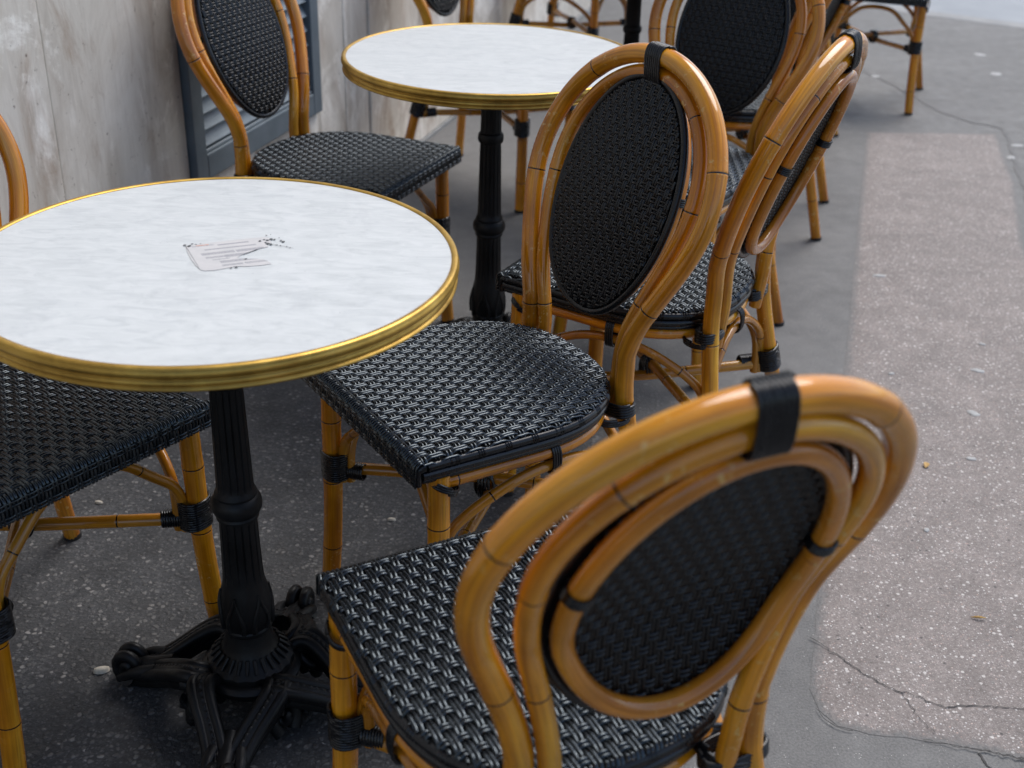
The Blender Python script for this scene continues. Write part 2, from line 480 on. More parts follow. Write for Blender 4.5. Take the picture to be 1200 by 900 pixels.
def tube_geo(g, pts, r, sides=12, step=.012, closed=False, nodes=(), caps=True, raw=False, wob=0.0, bulge=True):
    """pts: smooth polyline; r number or function of arclength fraction; nodes: arclengths of bamboo nodes"""
    if raw:
        P = np.asarray(pts, float); d = np.r_[0, np.cumsum(np.linalg.norm(np.diff(P, axis=0), axis=1))]; s, L = d, d[-1]
    else:
        P, s, L = resample(np.asarray(pts, float), step, closed, nodes)
    T, N, B = frames(P, closed)
    n = len(P)
    rr = np.array([r(x / L) if callable(r) else r for x in s])
    at = np.zeros(n)
    for e in nodes:
        dd = np.abs(s - e)
        if bulge:
            rr = rr * (1 + .05 * np.exp(-(dd / .006) ** 2) - .05 * np.exp(-(dd / .0012) ** 2))
        at = np.maximum(at, (dd < .0012) * 1.0)
    th = np.arange(sides) * 2 * PI / sides
    V = P[:, None] + rr[:, None, None] * (np.cos(th)[None, :, None] * N[:, None] + np.sin(th)[None, :, None] * B[:, None])
    U = np.stack([np.repeat(s[:, None], sides, 1), np.repeat((np.minimum(th, 2 * PI - th) * (np.mean(rr)))[None], n, 0)], 2)
    F = []
    m = n if closed else n - 1
    for i in range(m):
        a, b = i * sides, ((i + 1) % n) * sides
        for j in range(sides):
            jj = (j + 1) % sides
            F.append((a + j, a + jj, b + jj, b + j))
    V = V.reshape(-1, 3); U = U.reshape(-1, 2); A = np.repeat(at, sides)
    if caps and not closed:
        F.append(tuple(range(sides))[::-1]); F.append(tuple((n - 1) * sides + j for j in range(sides)))
    g.add(V, F, U, A)
    return g

def tube(name, pts, r, mat, parent=None, **kw):
    return tube_geo(Geo(), pts, r, **kw).obj(name, mat, parent, sharp=50)

def nodes_for(L, first, gap, jit=.02, seed=0):
    rr = random.Random(seed)
    out = []; s = first
    while s < L - .03:
        out.append(s); s += gap + rr.uniform(-jit, jit)
    return out

def plen(P):
    return float(np.linalg.norm(np.diff(P, axis=0), axis=1).sum())

def helix_geo(g, c, axis, u, ru, rv, length, turns, rs, pw=2.6, sides=6, jit=0.0002, seed=1):
    """a cord wound round an oblong section: one continuous strand"""
    rr = random.Random(seed)
    c, axis, u = (np.asarray(x, float) for x in (c, axis, u))
    axis = axis / np.linalg.norm(axis); u = u - axis * (u @ axis); u /= np.linalg.norm(u); v = np.cross(axis, u)
    n = int(turns * 30)
    P = []
    for i in range(n + 1):
        t = i / n; th = 2 * PI * turns * t
        cc, ss = math.cos(th), math.sin(th)
        cu = math.copysign(abs(cc) ** (2 / pw), cc) * ru; sv = math.copysign(abs(ss) ** (2 / pw), ss) * rv
        k = 1 + rr.uniform(-.006, .006)
        P.append(c + axis * ((t - .5) * length + rr.uniform(-jit, jit)) + u * cu * k + v * sv * k)
    return tube_geo(g, np.array(P), rs, sides=sides, raw=True)

def sleeve_geo(g, c, axis, r, length, sides=14):
    c = np.asarray(c, float); a = np.asarray(axis, float); a = a / np.linalg.norm(a)
    return tube_geo(g, np.array([c - a * length / 2, c, c + a * length / 2]), r, sides=sides, raw=True)

def lathe(g, prof, seg=64, flute=None, center=(0, 0), caps=True):
    """prof list of (r, z); flute(i, th) -> factor"""
    n = len(prof)
    V = []; U = []
    for i, (r, z) in enumerate(prof):
        for j in range(seg):
            th = 2 * PI * j / seg
            rr = r * (flute(z, th) if flute else 1)
            V.append((center[0] + rr * math.cos(th), center[1] + rr * math.sin(th), z)); U.append((th * .3, z))
    F = []
    for i in range(n - 1):
        for j in range(seg):
            jj = (j + 1) % seg
            F.append((i * seg + j, i * seg + jj, (i + 1) * seg + jj, (i + 1) * seg + j))
    if caps and prof[0][0] > 1e-6: F.append(tuple(range(seg))[::-1])
    if caps and prof[-1][0] > 1e-6: F.append(tuple((n - 1) * seg + j for j in range(seg)))
    return g.add(V, F, U)

def box_geo(g, x0, x1, y0, y1, z0, z1, fr=None):
    V = np.array([(x, y, z) for z in (z0, z1) for y in (y0, y1) for x in (x0, x1)], float)
    if fr is not None:
        o, X, Y, Z = (np.asarray(a, float) for a in fr)
        V = o + V[:, :1] * X + V[:, 1:2] * Y + V[:, 2:] * Z
    F = [(0, 2, 3, 1), (4, 5, 7, 6), (0, 1, 5, 4), (2, 6, 7, 3), (0, 4, 6, 2), (1, 3, 7, 5)]
    return g.add(V, F)

def bevel(o, w, seg=2):
    b = o.modifiers.new('bevel', 'BEVEL'); b.width = w; b.segments = seg; b.limit_method = 'ANGLE'
    return o

def empty(name, label, cat, loc=(0, 0, 0), rz=0, group=None):
    o = bpy.data.objects.new(name, None); COL.objects.link(o)
    o.empty_display_size = .1
    o.location = loc; o.rotation_euler = (0, 0, rz)
    o['label'] = label; o['category'] = cat
    if group: o['group'] = group
    return o

def copy_tree(o, parent=None):
    c = o.copy(); COL.objects.link(c)
    if parent is not None:
        c.parent = parent
        c.matrix_parent_inverse = o.matrix_parent_inverse.copy()
    for ch in list(o.children):
        copy_tree(ch, c)
    return c

# ------------------------------------------------------------------ the ground
def sheet(name, outline, z, mat, parent=None, kind=None, res=None):
    return make_obj(name, [(x, y, z) for x, y in outline], [tuple(range(len(outline)))], mat, parent, smooth=False, kind=kind)

DW = np.array([.2763, .9611]); NW = np.array([.9611, -.2763])       # along the wall, out of the wall
W0 = np.array([-.31, 4.47])
# kerb line at the top right of the view
K0 = np.array([2.175, 6.91]); K1 = np.array([2.639, 6.635]); KD = (K1 - K0) / np.linalg.norm(K1 - K0); KN = np.array([-KD[1], KD[0]])
if KN[1] < 0: KN = -KN
far = lambda a, b: tuple(K0 + KD * a + KN * b)
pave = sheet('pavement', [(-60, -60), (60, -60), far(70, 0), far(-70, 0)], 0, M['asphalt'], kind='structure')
g = Geo()
for i in range(-14, 15):
    fr = ((*(K0 + KD * i * 1.0), 0), (*KD, 0), (*KN, 0), (0, 0, 1))
    gg = Geo(); box_geo(gg, .004, .996, 0.004, .15, -.3, .003, fr)
    kb = gg.obj('kerb_stone', M['kerb'], pave, smooth=False)
    bevel(kb, .012)
sheet('road', [far(-200, .1), far(200, .1), far(200, 300), far(-200, 300)], -.1, M['road'], kind='structure')

# the reddish repair patch, its rough outline, its cracks
def jag(pts, step, amp, seed, closed=True):
    rr = random.Random(seed); out = []
    n = len(pts)
    for i in range(n if closed else n - 1):
        a = np.array(pts[i], float); b = np.array(pts[(i + 1) % n], float)
        L = np.linalg.norm(b - a); k = max(1, int(L / step)); nn = np.array([-(b - a)[1], (b - a)[0]]) / L
        for j in range(k):
            out.append(a + (b - a) * j / k + nn * rr.uniform(-amp, amp) * (1 if j or i else 0))
    if not closed: out.append(np.array(pts[-1], float))
    return out
patch_o = [(.488, 1.50), (.494, 1.452), (.515, 1.418), (.56, 1.405), (.637, 1.394), (.72, 1.378), (.781, 1.361), (1.0, 1.30), (1.25, 1.36), (1.30, 1.9),
           (1.40, 2.7), (1.521, 3.463), (1.70, 4.06), (1.837, 4.659), (1.58, 4.645), (1.326, 4.625), (1.08, 3.70), (.798, 2.634), (.66, 2.15), (.526, 1.643)]
po = np.array(jag(patch_o, .02, .0022, 3))
pt_ = np.roll(po, -4, 0) - np.roll(po, 4, 0); pt_ /= np.linalg.norm(pt_, axis=1)[:, None]
pin = po + np.stack([-pt_[:, 1], pt_[:, 0]], 1) * .04
npo = len(po)
tris = tessellate_polygon([[Vector((x, y, 0)) for x, y in pin]])
def ccw(t):
    a_, b_, c_ = (pin[i] for i in t)
    return t if (b_[0] - a_[0]) * (c_[1] - a_[1]) - (b_[1] - a_[1]) * (c_[0] - a_[0]) > 0 else t[::-1]
make_obj('pavement_patch', [(x, y, .0006) for x, y in po] + [(x, y, .0028) for x, y in pin], [(i, (i + 1) % npo, npo + (i + 1) % npo, npo + i) for i in range(npo)] + [tuple(npo + i for i in ccw(t)) for t in tris], M['patch'], None, attr=[1.0] * npo + [0.0] * npo, smooth=False, kind='structure')

def ribbon(name, pts, w0, w1, z, mat, parent, seed, step=.006, amp=.003):
    P = np.array(jag(pts, step, amp, seed, closed=False))
    T = np.gradient(P, axis=0); T /= np.linalg.norm(T, axis=1)[:, None]
    Nn = np.stack([-T[:, 1], T[:, 0]], 1)
    rr = random.Random(seed + 1)
    V = []; n = len(P)
    for i in range(n):
        w = (w0 + (w1 - w0) * i / (n - 1)) * rr.uniform(.45, 1.25)
        V += [(*(P[i] + Nn[i] * w), z), (*(P[i] - Nn[i] * w), z)]
    F = [(2 * i, 2 * i + 1, 2 * i + 3, 2 * i + 2) for i in range(n - 1)]
    return make_obj(name, V, F, mat, parent, smooth=False)
patch = bpy.data.objects['pavement_patch']
ribbon('crack', [(.512, 1.622), (.531, 1.599), (.556, 1.570), (.581, 1.539), (.606, 1.512), (.626, 1.499), (.648, 1.492), (.672, 1.472), (.70, 1.462), (.74, 1.472), (.817, 1.466), (.95, 1.49), (1.1, 1.47)], .0010, .0008, .0044, M['crack'], patch, 5)
ribbon('crack', [(.628, 1.497), (.640, 1.470), (.640, 1.448), (.652, 1.425), (.66, 1.405)], .0009, .0005, .0044, M['crack'], patch, 8)
ribbon('edge_joint', [(.488, 1.452), (.50, 1.425), (.512, 1.413), (.535, 1.406)], .0005, .0015, .0041, M['crack'], patch, 18)
ribbon('edge_joint', [(.637, 1.391), (.70, 1.378), (.781, 1.358), (.9, 1.325)], .0008, .0025, .0041, M['crack'], patch, 17)
ribbon('crack', [(.715, 1.37), (.722, 1.34), (.72, 1.30)], .0015, .002, .0012, M['crack'], pave, 19)
ribbon('joint', [(1.30, 6.4), (1.43, 5.85), (1.60, 5.45), (1.708, 4.95), (1.80, 4.80), (1.885, 4.735)], .008, .010, .0015, M['seam'], pave, 9, .03, .006)
ribbon('joint', [(1.885, 4.735), (1.862, 4.60), (1.75, 4.16), (1.58, 3.463), (1.45, 2.8)], .009, .008, .0015, M['seam'], pave, 10, .03, .004)

def blob(name, x, y, z, rx, ry, h, mat, parent=None, seed=0, n=14):
    rr = random.Random(seed); V = []; F = []
    ph = rr.uniform(0, 6)
    rad = [1 + .22 * math.sin(2 * t * 2 * PI / n + ph) + rr.uniform(-.14, .14) for t in range(n)]
    for q, (s, zz) in enumerate(((1, 0), (.86, h * .75), (.45, h))):
        for j in range(n):
            t = 2 * PI * j / n
            V.append((x + rx * s * rad[j] * math.cos(t), y + ry * s * rad[j] * math.sin(t), z + zz))
    for q in range(2):
        for j in range(n):
            jj = (j + 1) % n
            F.append((q * n + j, q * n + jj, (q + 1) * n + jj, (q + 1) * n + j))
    F.append(tuple(2 * n + j for j in range(n)))
    return make_obj(name, V, F, mat, parent, smooth=True, sharp=60)
for i, (x, y, r) in enumerate([(2.153, 5.62, .03), (1.864, 4.509, .022), (1.789, 4.357, .02), (1.573, 5.5, .022), (2.20, 6.0, .03), (1.95, 6.2, .025), (.05, 3.62, .012), (.42, 3.05, .012)]):
    blob('gum_spot', x, y, .0006, r, r * .85, .0022, M['gum'], pave, 20 + i)
for i, (x, y, r) in enumerate([(1.115, 2.63, .014), (1.174, 2.777, .008), (1.038, 2.417, .015), (.90, 2.60, .008), (.97, 2.22, .010), (1.02, 3.2, .016), (.80, 1.95, .007), (1.2, 2.2, .008)]):
    blob('gum_spot', x, y, .0034, r, r * .8, .002, M['gum'], patch, 40 + i)

# small litter
def curl_leaf(name, label, cat, x, y, L, w, rz, z=.0034):
    V = []; F = []; n = 12
    for i in range(n + 1):
        t = i / n; s = (t - .5) * L
        ww = w * math.sin(PI * min(max(t, .04), .96)) ** .7
        yb = .25 * L * (t - .4) ** 2 + .0008 * math.sin(t * 30)
        for j, o in enumerate((-1, -.3, .4, 1)):
            V.append((s, yb + o * ww, .0012 + .0035 * abs(o) ** 2 * math.sin(PI * t) + .002 * t))
    for i in range(n):
        for j in range(3):
            a = i * 4 + j
            F.append((a, a + 1, a + 5, a + 4))
    o = make_obj(name, V, F, M['leaf'], None)
    sd_ = o.modifiers.new('thick', 'SOLIDIFY'); sd_.thickness = .0008
    o.location = (x, y, z); o.rotation_euler = (0, 0, rz)
    o['label'] = label; o['category'] = cat
    return o
curl_leaf('dry_leaf', 'small curled yellow-brown leaf lying on the reddish speckled paving patch', 'leaf', .815, 1.685, .026, .0022, R(-12))
curl_leaf('leaf_scrap', 'tiny pale beige leaf scrap on the speckled patch beside the foreground chair back', 'leaf', .866, 2.184, .020, .006, R(70))
def litter_stone(name, label, x, y, r, seed, z=0.001):
    o = blob(name, 0, 0, 0, r, r * .7, r * .7, M['stone_pale'], None, seed, 10)
    o.location = (x, y, z); o['label'] = label; o['category'] = 'pebble'; o['group'] = 'loose pebbles on the asphalt'
litter_stone('pebble', 'cream pebble on dark asphalt under the seat of the chair at the left edge', -.784, 1.956, .007, 71)
litter_stone('pebble', 'pale flat round pebble on dark asphalt left of the scrolled table foot', -.634, 1.488, .011, 72)
litter_stone('pebble', 'small whitish pebble on dark asphalt right of the front table column', -.22, 1.93, .007, 73)

# ------------------------------------------------------------------ the wall with its louvred vent
WX = np.array([*DW, 0]); WN = np.array([*NW, 0]); WZ = np.array([0, 0, 1.])
WO = np.array([*W0, 0])
WF = (WO, WX, WN, WZ)                                               # local x along the wall, y out of the wall, z up
wall = empty('wall', 'weathered whitewashed panel wall with a grey-blue louvred vent behind the chairs', 'wall')
g = Geo(); box_geo(g, -9, 9, -.5, -.03, -.2, 3.2, WF); g.obj('wall_core', M['dark_gap'], wall, smooth=False)
g = Geo(); box_geo(g, -9, 9, -.5, .04, 3.2, 9.0, WF); bevel(g.obj('upper_wall', M['wall_up'], wall, smooth=False), .01)
g = Geo(); box_geo(g, -9, 9, -.029, .10, 3.08, 3.199, WF); bevel(g.obj('ledge', M['wall_up'], wall, smooth=False), .015)
LX0, LX1, LZ0, LZ1 = -1.712, -1.005, .338, 1.22
seams = [-9, -8.1, -7.2, -6.3, -5.4, -4.5, -3.9, -3.3, -2.72, -2.195, LX0 - .003, LX1 + .003, -.985, -.80, -.62, -.18, .36, .95, 1.55, 2.2, 2.9, 3.6, 4.5, 5.4, 6.3, 7.2, 8.1, 9]
rr = random.Random(4)
for a, b in zip(seams[:-1], seams[1:]):
    zs = [(0.012, 3.07)]
    if a == LX0 - .003:
        zs = [(.012, LZ0 - .003), (LZ1 + .003, 3.07)]
    for z0, z1 in zs:
        g = Geo(); d = rr.uniform(-.0035, .0035)
        box_geo(g, a + .0022, b - .0022, -.0295, d, z0, z1, WF)
        bevel(g.obj('panel', M['panel'], wall, smooth=False), .003)
g = Geo(); box_geo(g, -9, 9, -.029, .012, -.05, .0105, WF); g.obj('plinth', M['kerb'], wall, smooth=False)
vent = Geo(); box_geo(vent, LX0, LX1, -.0292, -.024, LZ0, LZ1, WF)
vent = vent.obj('louvred_vent', M['dark_gap'], wall, smooth=False)
FW = .052
for x0, x1, z0, z1 in ((LX0, LX0 + FW, LZ0, LZ1), (LX1 - FW, LX1, LZ0, LZ1), (LX0 + FW + .0005, LX1 - FW - .0005, LZ0, LZ0 + .062), (LX0 + FW + .0005, LX1 - FW - .0005, LZ1 - .055, LZ1)):
    g = Geo(); box_geo(g, x0, x1, -.0238, .016, z0, z1, WF)
    bevel(g.obj('vent_frame', M['louvre_frame'], vent, smooth=False), .003)
g = Geo(); box_geo(g, LX0 + FW + .0008, LX1 - FW - .0008, -.0236, .010, LZ0 + .0628, LZ0 + .071, WF)
bevel(g.obj('vent_bead', M['louvre_slat'], vent, smooth=False), .002)
z = LZ0 + .082
me0 = None
while z < LZ1 - .07:
    if me0 is None:
        g = Geo()
        ca, sa = math.cos(R(57)), math.sin(R(57))
        Y = WN * ca - WZ * sa; Z = WN * sa + WZ * ca
        box_geo(g, LX0 + FW + .001, LX1 - FW - .001, -.0205, .0205, -.003, .003, (WO + WN * -.006, WX, Y, Z))
        o = g.obj('louvre_slat', M['louvre_slat'], vent, smooth=False); bevel(o, .0015); me0 = o.data
    else:
        o = bpy.data.objects.new('louvre_slat', me0); COL.objects.link(o); o.parent = vent; bevel(o, .0015)
    o.location = (0, 0, z + .012)
    z += .0397

# ------------------------------------------------------------------ the bistro chair
SH, SHF, WFR, YF, YB = .453, .0071, .186, .233, -.170
WP, YP, ZK, LEAN, WO_, ZC, ZT = .128, -.159, .547, .355, .2012, .726, .912
def yprof(z, off=0.0):
    d = z - ZK
    return YP - LEAN * (math.sqrt(d * d + .03 ** 2) + d) / 2 + off

def hoop_half(wp, wo, zt, zfree, r_in=0.0, yo=0.0):
    """half of a hoop from seat level to the top, right side"""
    P = []
    for i in range(22):
        t = i / 22
        s = t * t * (3 - 2 * t)
        z = zfree + (ZC - zfree) * t
        P.append((wp + (wo - wp) * s, yprof(z, yo), z))
    for i in range(0, 25):
        th = PI / 2 * i / 24
        z = ZC + (zt - ZC) * math.sin(th)
        P.append((wo * math.cos(th), yprof(z, yo), z))
    return P
def mirror_join(half):
    left = [(-x, y, z) for x, y, z in half]
    return np.array(half[:-1] + [half[-1]] + left[:-1][::-1])

def seat_halfwidth(y):
    """outline of the seat: half width at depth y (front positive)"""
    yk = .03
    if y >= yk:
        w = .191 - (.191 - WFR) * (y - yk) / (YF - yk)
        d = YF - y; rc = .016
        if d < rc: w -= rc - math.sqrt(max(rc * rc - (rc - d) ** 2, 0))
        return w
    t = (yk - y) / (yk - YB)
    if t >= 1: return 0.0
    return .191 * (1 - t ** 2.35) ** (1 / 2.35)
def seat_z(y):
    return SH + SHF * (y - YB) / (YF - YB) - .004 * 0

def seat_outline(inset=0.0, n=70):
    ys = np.r_[np.linspace(YF, YF - .016, 6), np.linspace(YF - .03, .05, 10), .03 - (.03 - YB) * np.sin(np.linspace(0.02, PI / 2, 34))]
    right = [(seat_halfwidth(y), y) for y in ys]
    pts = np.array(right + [(-x, y) for x, y in right[::-1][1:]])
    # pts run from front right, round the back, to front left
    if inset:
        c = np.array([0, .03])
        T = np.gradient(pts, axis=0); T /= np.linalg.norm(T, axis=1)[:, None] + 1e-12
        Nn = np.stack([T[:, 1], -T[:, 0]], 1)
        sgn = np.sign(((c - pts) * Nn).sum(1))[:, None]
        pts = pts + Nn * sgn * inset
    return pts

def strand_geo(g, P, Nrm, Tside, hw, hh, u0=0.0, npf=5):
    """half-round strand along P with normals Nrm and side vectors Tside"""
    n = len(P)
    th = np.linspace(PI, 0, npf)
    V = P[:, None] + hw * np.cos(th)[None, :, None] * Tside[:, None] + hh * np.sin(th)[None, :, None] * Nrm[:, None]
    d = np.r_[0, np.cumsum(np.linalg.norm(np.diff(P, axis=0), axis=1))]
    U = np.stack([np.repeat(d[:, None] + u0, npf, 1), np.repeat((np.linspace(0, hw * 2.4, npf) + u0 * .37)[None], n, 0)], 2)
    F = []
    for i in range(n - 1):
        a, b = i * npf, (i + 1) * npf
        for j in range(npf - 1):
            F.append((a + j, b + j, b + j + 1, a + j + 1))
    g.add(V.reshape(-1, 3), F, U.reshape(-1, 2))

def weave(surf, u_rng, v_rng, halfw_v, halfw_u, cp=.0118, rp=.0205, amp=.0017, hw=.0026, hh=.0021, seed=0, stepv=.0032, flat=lambda v: np.ones_like(v)):
    """surf(u, v) -> (pos, normal, du, dv). Strand pairs run along v at pitch cp (floats) and along u at pitch rp, plain weave.
    halfw_v(u) -> (v0, v1); halfw_u(v) -> half width."""
    g = Geo(); rr = random.Random(seed)
    nc = int((u_rng[1] - u_rng[0]) / cp) + 1; nr = int((v_rng[1] - v_rng[0]) / rp) + 1
    cu = [(i - (nc - 1) / 2) * cp for i in range(nc)]
    rv = [v_rng[1] - .006 - i * rp for i in range(nr)]
    off = .0019                                                       # lift of the weave's middle above the core
    for ci, uc in enumerate(cu):
        for sd_ in (-1, 1):
            u = uc + sd_ * cp * .245
            lim = halfw_v(u)
            if lim is None or lim[1] - lim[0] < .012: continue
            n = max(6, int((lim[1] - lim[0]) / stepv))
            vs = np.linspace(lim[0], lim[1], n)
            ph = (vs - (v_rng[1] - .006)) / rp                       # integer at each crossing
            # crossing j over when (j + ci) even
            w = np.cos(PI * ph + PI * ci)
            h = amp * np.clip(w * 2.2 + .9, -1.3, 1.0) * flat(vs)
            jx = rr.uniform(-.0003, .0003)
            Q = [surf(u + jx + .0002 * math.sin(9 * v_ / rp + ci), v_) for v_ in vs]
            P = np.array([q[0] for q in Q]); N = np.array([q[1] for q in Q]); D = np.array([q[2] for q in Q])
            strand_geo(g, P + N * (off + h)[:, None], N, D, hw, hh, rr.uniform(0, 9))
    for ri, vc in enumerate(rv):
        for sd_ in (-1, 1):
            v_ = vc + sd_ * .0027
            W = halfw_u(v_)
            if W < .012: continue
            n = max(6, int(2 * W / .0029))
            us = np.linspace(-W, W, n)
            ph = us / cp + (nc - 1) / 2
            w = -np.cos(PI * ph + PI * ri)
            h = amp * (np.clip(w * 2.1 + .05, -1.0, 1.0)) * float(flat(np.array([v_]))[0]) + .0006
            Q = [surf(u, v_) for u in us]
            P = np.array([q[0] for q in Q]); N = np.array([q[1] for q in Q]); D = np.array([q[3] for q in Q])
            strand_geo(g, P + N * (off + h)[:, None], N, D, hw * .94, hh, rr.uniform(0, 9))
    return g

RC = .009
VTOP = YF - RC
SKIRT = .026
def seat_surf(u, v):
    if v <= VTOP:
        d_ = seat_halfwidth(min(v, YF - .016)) - abs(u)
        dz = .55 * (.011 - d_) ** 2 / .011 if d_ < .011 else 0.0
        return (np.array([u, v, seat_z(v) - dz]), np.array([0, 0, 1.]), np.array([1., 0, 0]), np.array([0, -1., 0]))
    a = (v - VTOP) / RC
    zt = seat_z(VTOP)
    if a < PI / 2:
        return (np.array([u, VTOP + RC * math.sin(a), zt - RC * (1 - math.cos(a))]), np.array([0, math.sin(a), math.cos(a)]), np.array([1., 0, 0]), np.array([0, -math.cos(a), math.sin(a)]))
    e = v - VTOP - RC * PI / 2
    return (np.array([u, YF, zt - RC - e]), np.array([0, 1., 0]), np.array([1., 0, 0]), np.array([0, 0, 1.]))
VMAX = VTOP + RC * PI / 2 + SKIRT
def seat_hu(v):
    if v > VTOP: return WFR - .003
    return seat_halfwidth(min(v, YF - .016)) - .0025
def seat_hv(u):
    a = abs(u)
    if a > WFR - .003: 
        if a > .186: return None
    # rearmost y with halfwidth >= |u|
    lo, hi = YB, .03
    for _ in range(30):
        mid = (lo + hi) / 2
        if seat_halfwidth(mid) - .0025 >= a: hi = mid
        else: lo = mid
    return (hi, VMAX)

# back panel in its own plane: centre (0, yprof, ZP), leaning
PA, PB, ZP = .138, .1785, .7035
def back_surf(u, v):
    """v is height z"""
    e = 1e-4
    y0 = yprof(v); y1 = yprof(v + e)
    t = np.array([0, (y1 - y0) / e, 1.]); t /= np.linalg.norm(t)
    n = np.array([0, t[2], -t[1]])
    dish = .010 * (1 - (u / PA) ** 2 - ((v - ZP) / PB) ** 2)
    return (np.array([u, y0, v]) + n * (.002 + max(dish, -.002)), n, np.array([1., 0, 0]), -t)
def back_hu(v):
    q = 1 - ((v - ZP) / (PB - .006)) ** 2
    return (PA - .006) * math.sqrt(q) if q > 0 else 0
def back_hv(u):
    q = 1 - (u / (PA - .006)) ** 2
    if q <= .002: return None
    h = (PB - .006) * math.sqrt(q)
    return (ZP - h, ZP + h)

def oval(a, b, zc, off, n=72):
    P = []
    for i in range(n):
        t = 2 * PI * i / n
        z = zc + b * math.sin(t)
        p = np.array([a * math.cos(t), yprof(z), z])
        _, nn, _, _ = back_surf(0, z)
        P.append(p + nn * off)
    return np.array(P)

def binding(name, parent, parts, mat='cord'):
    for p in parts:
        g = Geo(); p(g)
        g.obj(name, M[mat], parent, sharp=60)

def make_chair(label, group, dx=0.0, bx=0.0, by=-.007, pa=.138, ih=.163, **bend):
    """dx: how far the hand-bent inner hoop and panel sit off centre; pa: half width of the panel; ih: of the inner hoop"""
    global PA
    PA = pa
    globals().update(bend)                                           # each chair is bent by hand
    sx = lambda P: np.array([(x + dx * min(max((z - .44) / .16, 0), 1), y, z) for x, y, z in P])
    t = empty('bistro_chair', label, 'chair', group=group)
    # outer hoop and rear legs: one bent cane
    half = hoop_half(WP, WO_, ZT, .481)
    foot = [(.206, -.236, .004), (.190, -.222, .09), (.168, -.201, .20), (.147, -.180, .31), (.133, -.165, .40)]
    path = mirror_join([*foot, *half])
    path = spline(path[::2] if len(path) % 2 else path, 4)
    L = plen(path)
    nd = [.13, .29, .50, .72, .93, L - .83, L - .60, L - .41, L - .17]
    bf = tube('back_frame', path, .0148, M['bamboo'], t, sides=16, step=.011, nodes=sorted(n for n in nd if 0 < n < L))
    for s in (-1, 1):
        g = Geo(); sleeve_geo(g, (s * .2065, -.2365, .005), (0, 0, 1), .0165, .009); g.obj('foot_cap', M['rubber'], bf, sharp=40)
    # inner hoop, its ends run down inside the outer one to the seat frame
    half = hoop_half(.101, ih, ZT - .0272, .455, yo=-.010)
    path = sx(mirror_join([(.100, YP - .004, .385), (.1005, YP - .007, .42), *half]))
    path = spline(path[::2], 4); L = plen(path)
    tube('inner_hoop', path, .0118, M['bamboo'], t, sides=14, step=.011, nodes=[.11, .33, .62, L * .5 + .12, L - .36, L - .2])
    # backrest: core, weave, piping, ring behind
    V = []; F = []; n = 48; rings = 6
    for side, off in ((0, -.0015), (1, -.006)):
        for q in range(rings + 1):
            f = q / rings
            for i in range(n):
                tt = 2 * PI * i / n
                u = PA * f * math.cos(tt) * .985; z = ZP + PB * f * math.sin(tt) * .985
                p, nn, _, _ = back_surf(u, z)
                V.append(p + nn * off)
    for side in (0, 1):
        o_ = side * (rings + 1) * n
        for q in range(rings):
            for i in range(n):
                ii = (i + 1) % n
                f = (o_ + q * n + i, o_ + q * n + ii, o_ + (q + 1) * n + ii, o_ + (q + 1) * n + i)
                F.append(f[::-1] if side == 0 else f)
    back = make_obj('backrest', V, F, M['black'], t)
    back.location = (bx, by, .001)
    weave(back_surf, (-PA, PA), (ZP - PB, ZP + PB), back_hv, back_hu, cp=.0094, rp=.0136, amp=.0012, hw=.0021, hh=.0017, seed=5, stepv=.0030).obj('woven_cane', M['back_weave'], back, kind='stuff')
    # the weave seen from behind
    def back_surf_r(u, v):
        p, nn, du, dv = back_surf(u, v)
        return (p - nn * .009, -nn, du, -dv)
    weave(back_surf_r, (-PA, PA), (ZP - PB, ZP + PB), back_hv, back_hu, cp=.0094, rp=.0136, amp=.0012, hw=.0021, hh=.0017, seed=6, stepv=.0034).obj('woven_cane', M['back_weave'], back, kind='stuff')
    tube('piping', oval(PA + .001, PB + .001, ZP, .001), .0060, M['piping'], back, closed=True, sides=12, step=.008)
    P = oval(PA - .0150, PB - .0165, ZP, -.0155)
    ring = tube('back_ring', P, .0110, M['bamboo_red'], back, closed=True, sides=14, step=.010)
    for tt in (R(8), R(172)):
        i = int(tt / (2 * PI) * 72); a = P[(i + 1) % 72] - P[i - 1]
        binding('ring_binding', ring, [lambda g, i=i, a=a: helix_geo(g, P[i], a, (0, 1, 0), .0126, .0126, .013, 4, .0018, 2.0)])
    # cord round both hoops at the top
    _, nn, _, dv = back_surf(0, ZT)
    q0 = np.array([0, yprof(ZT), ZT]); q1 = np.array([dx, yprof(ZT - .0285, -.011), ZT - .0285])
    zt_c = (q0 + q1) / 2; wu = q0 - q1; wru = np.linalg.norm(wu) / 2 + .0158
    binding('top_binding', t, [lambda g: helix_geo(g, zt_c, (1, 0, 0), wu, wru, .0160, .036, 8, .0021, 2.9, 8)])
    # seat: core, weave, braided edge
    o2 = seat_outline(.004)
    V = []; n = len(o2)
    for zz in (-.0015, -.034):
        for x, y in o2:
            V.append((x, min(y, YF - .001 - (.004 if zz > -.01 else 0)), seat_z(y) + zz))
    F = [tuple(range(n)), tuple(range(2 * n - 1, n - 1, -1))] + [(i, i + n, (i + 1) % n + n, (i + 1) % n) for i in range(n)]
    seat = make_obj('seat', V, F, M['black'], t, smooth=False)
    weave(seat_surf, (-.19, .19), (YB, VMAX), seat_hv, seat_hu, seed=1, cp=.0114, rp=.0196, hw=.0022, hh=.0016, amp=.0015, flat=lambda v: np.where(v > VTOP - .004, .35, 1.0)).obj('woven_cane', M['weave'], seat, kind='stuff')
    eo = seat_outline(.004)
    eo = eo[3:-3]
    rim3 = np.array([(x, y, seat_z(y) - .0085) for x, y in eo])
    zf = seat_z(YF)
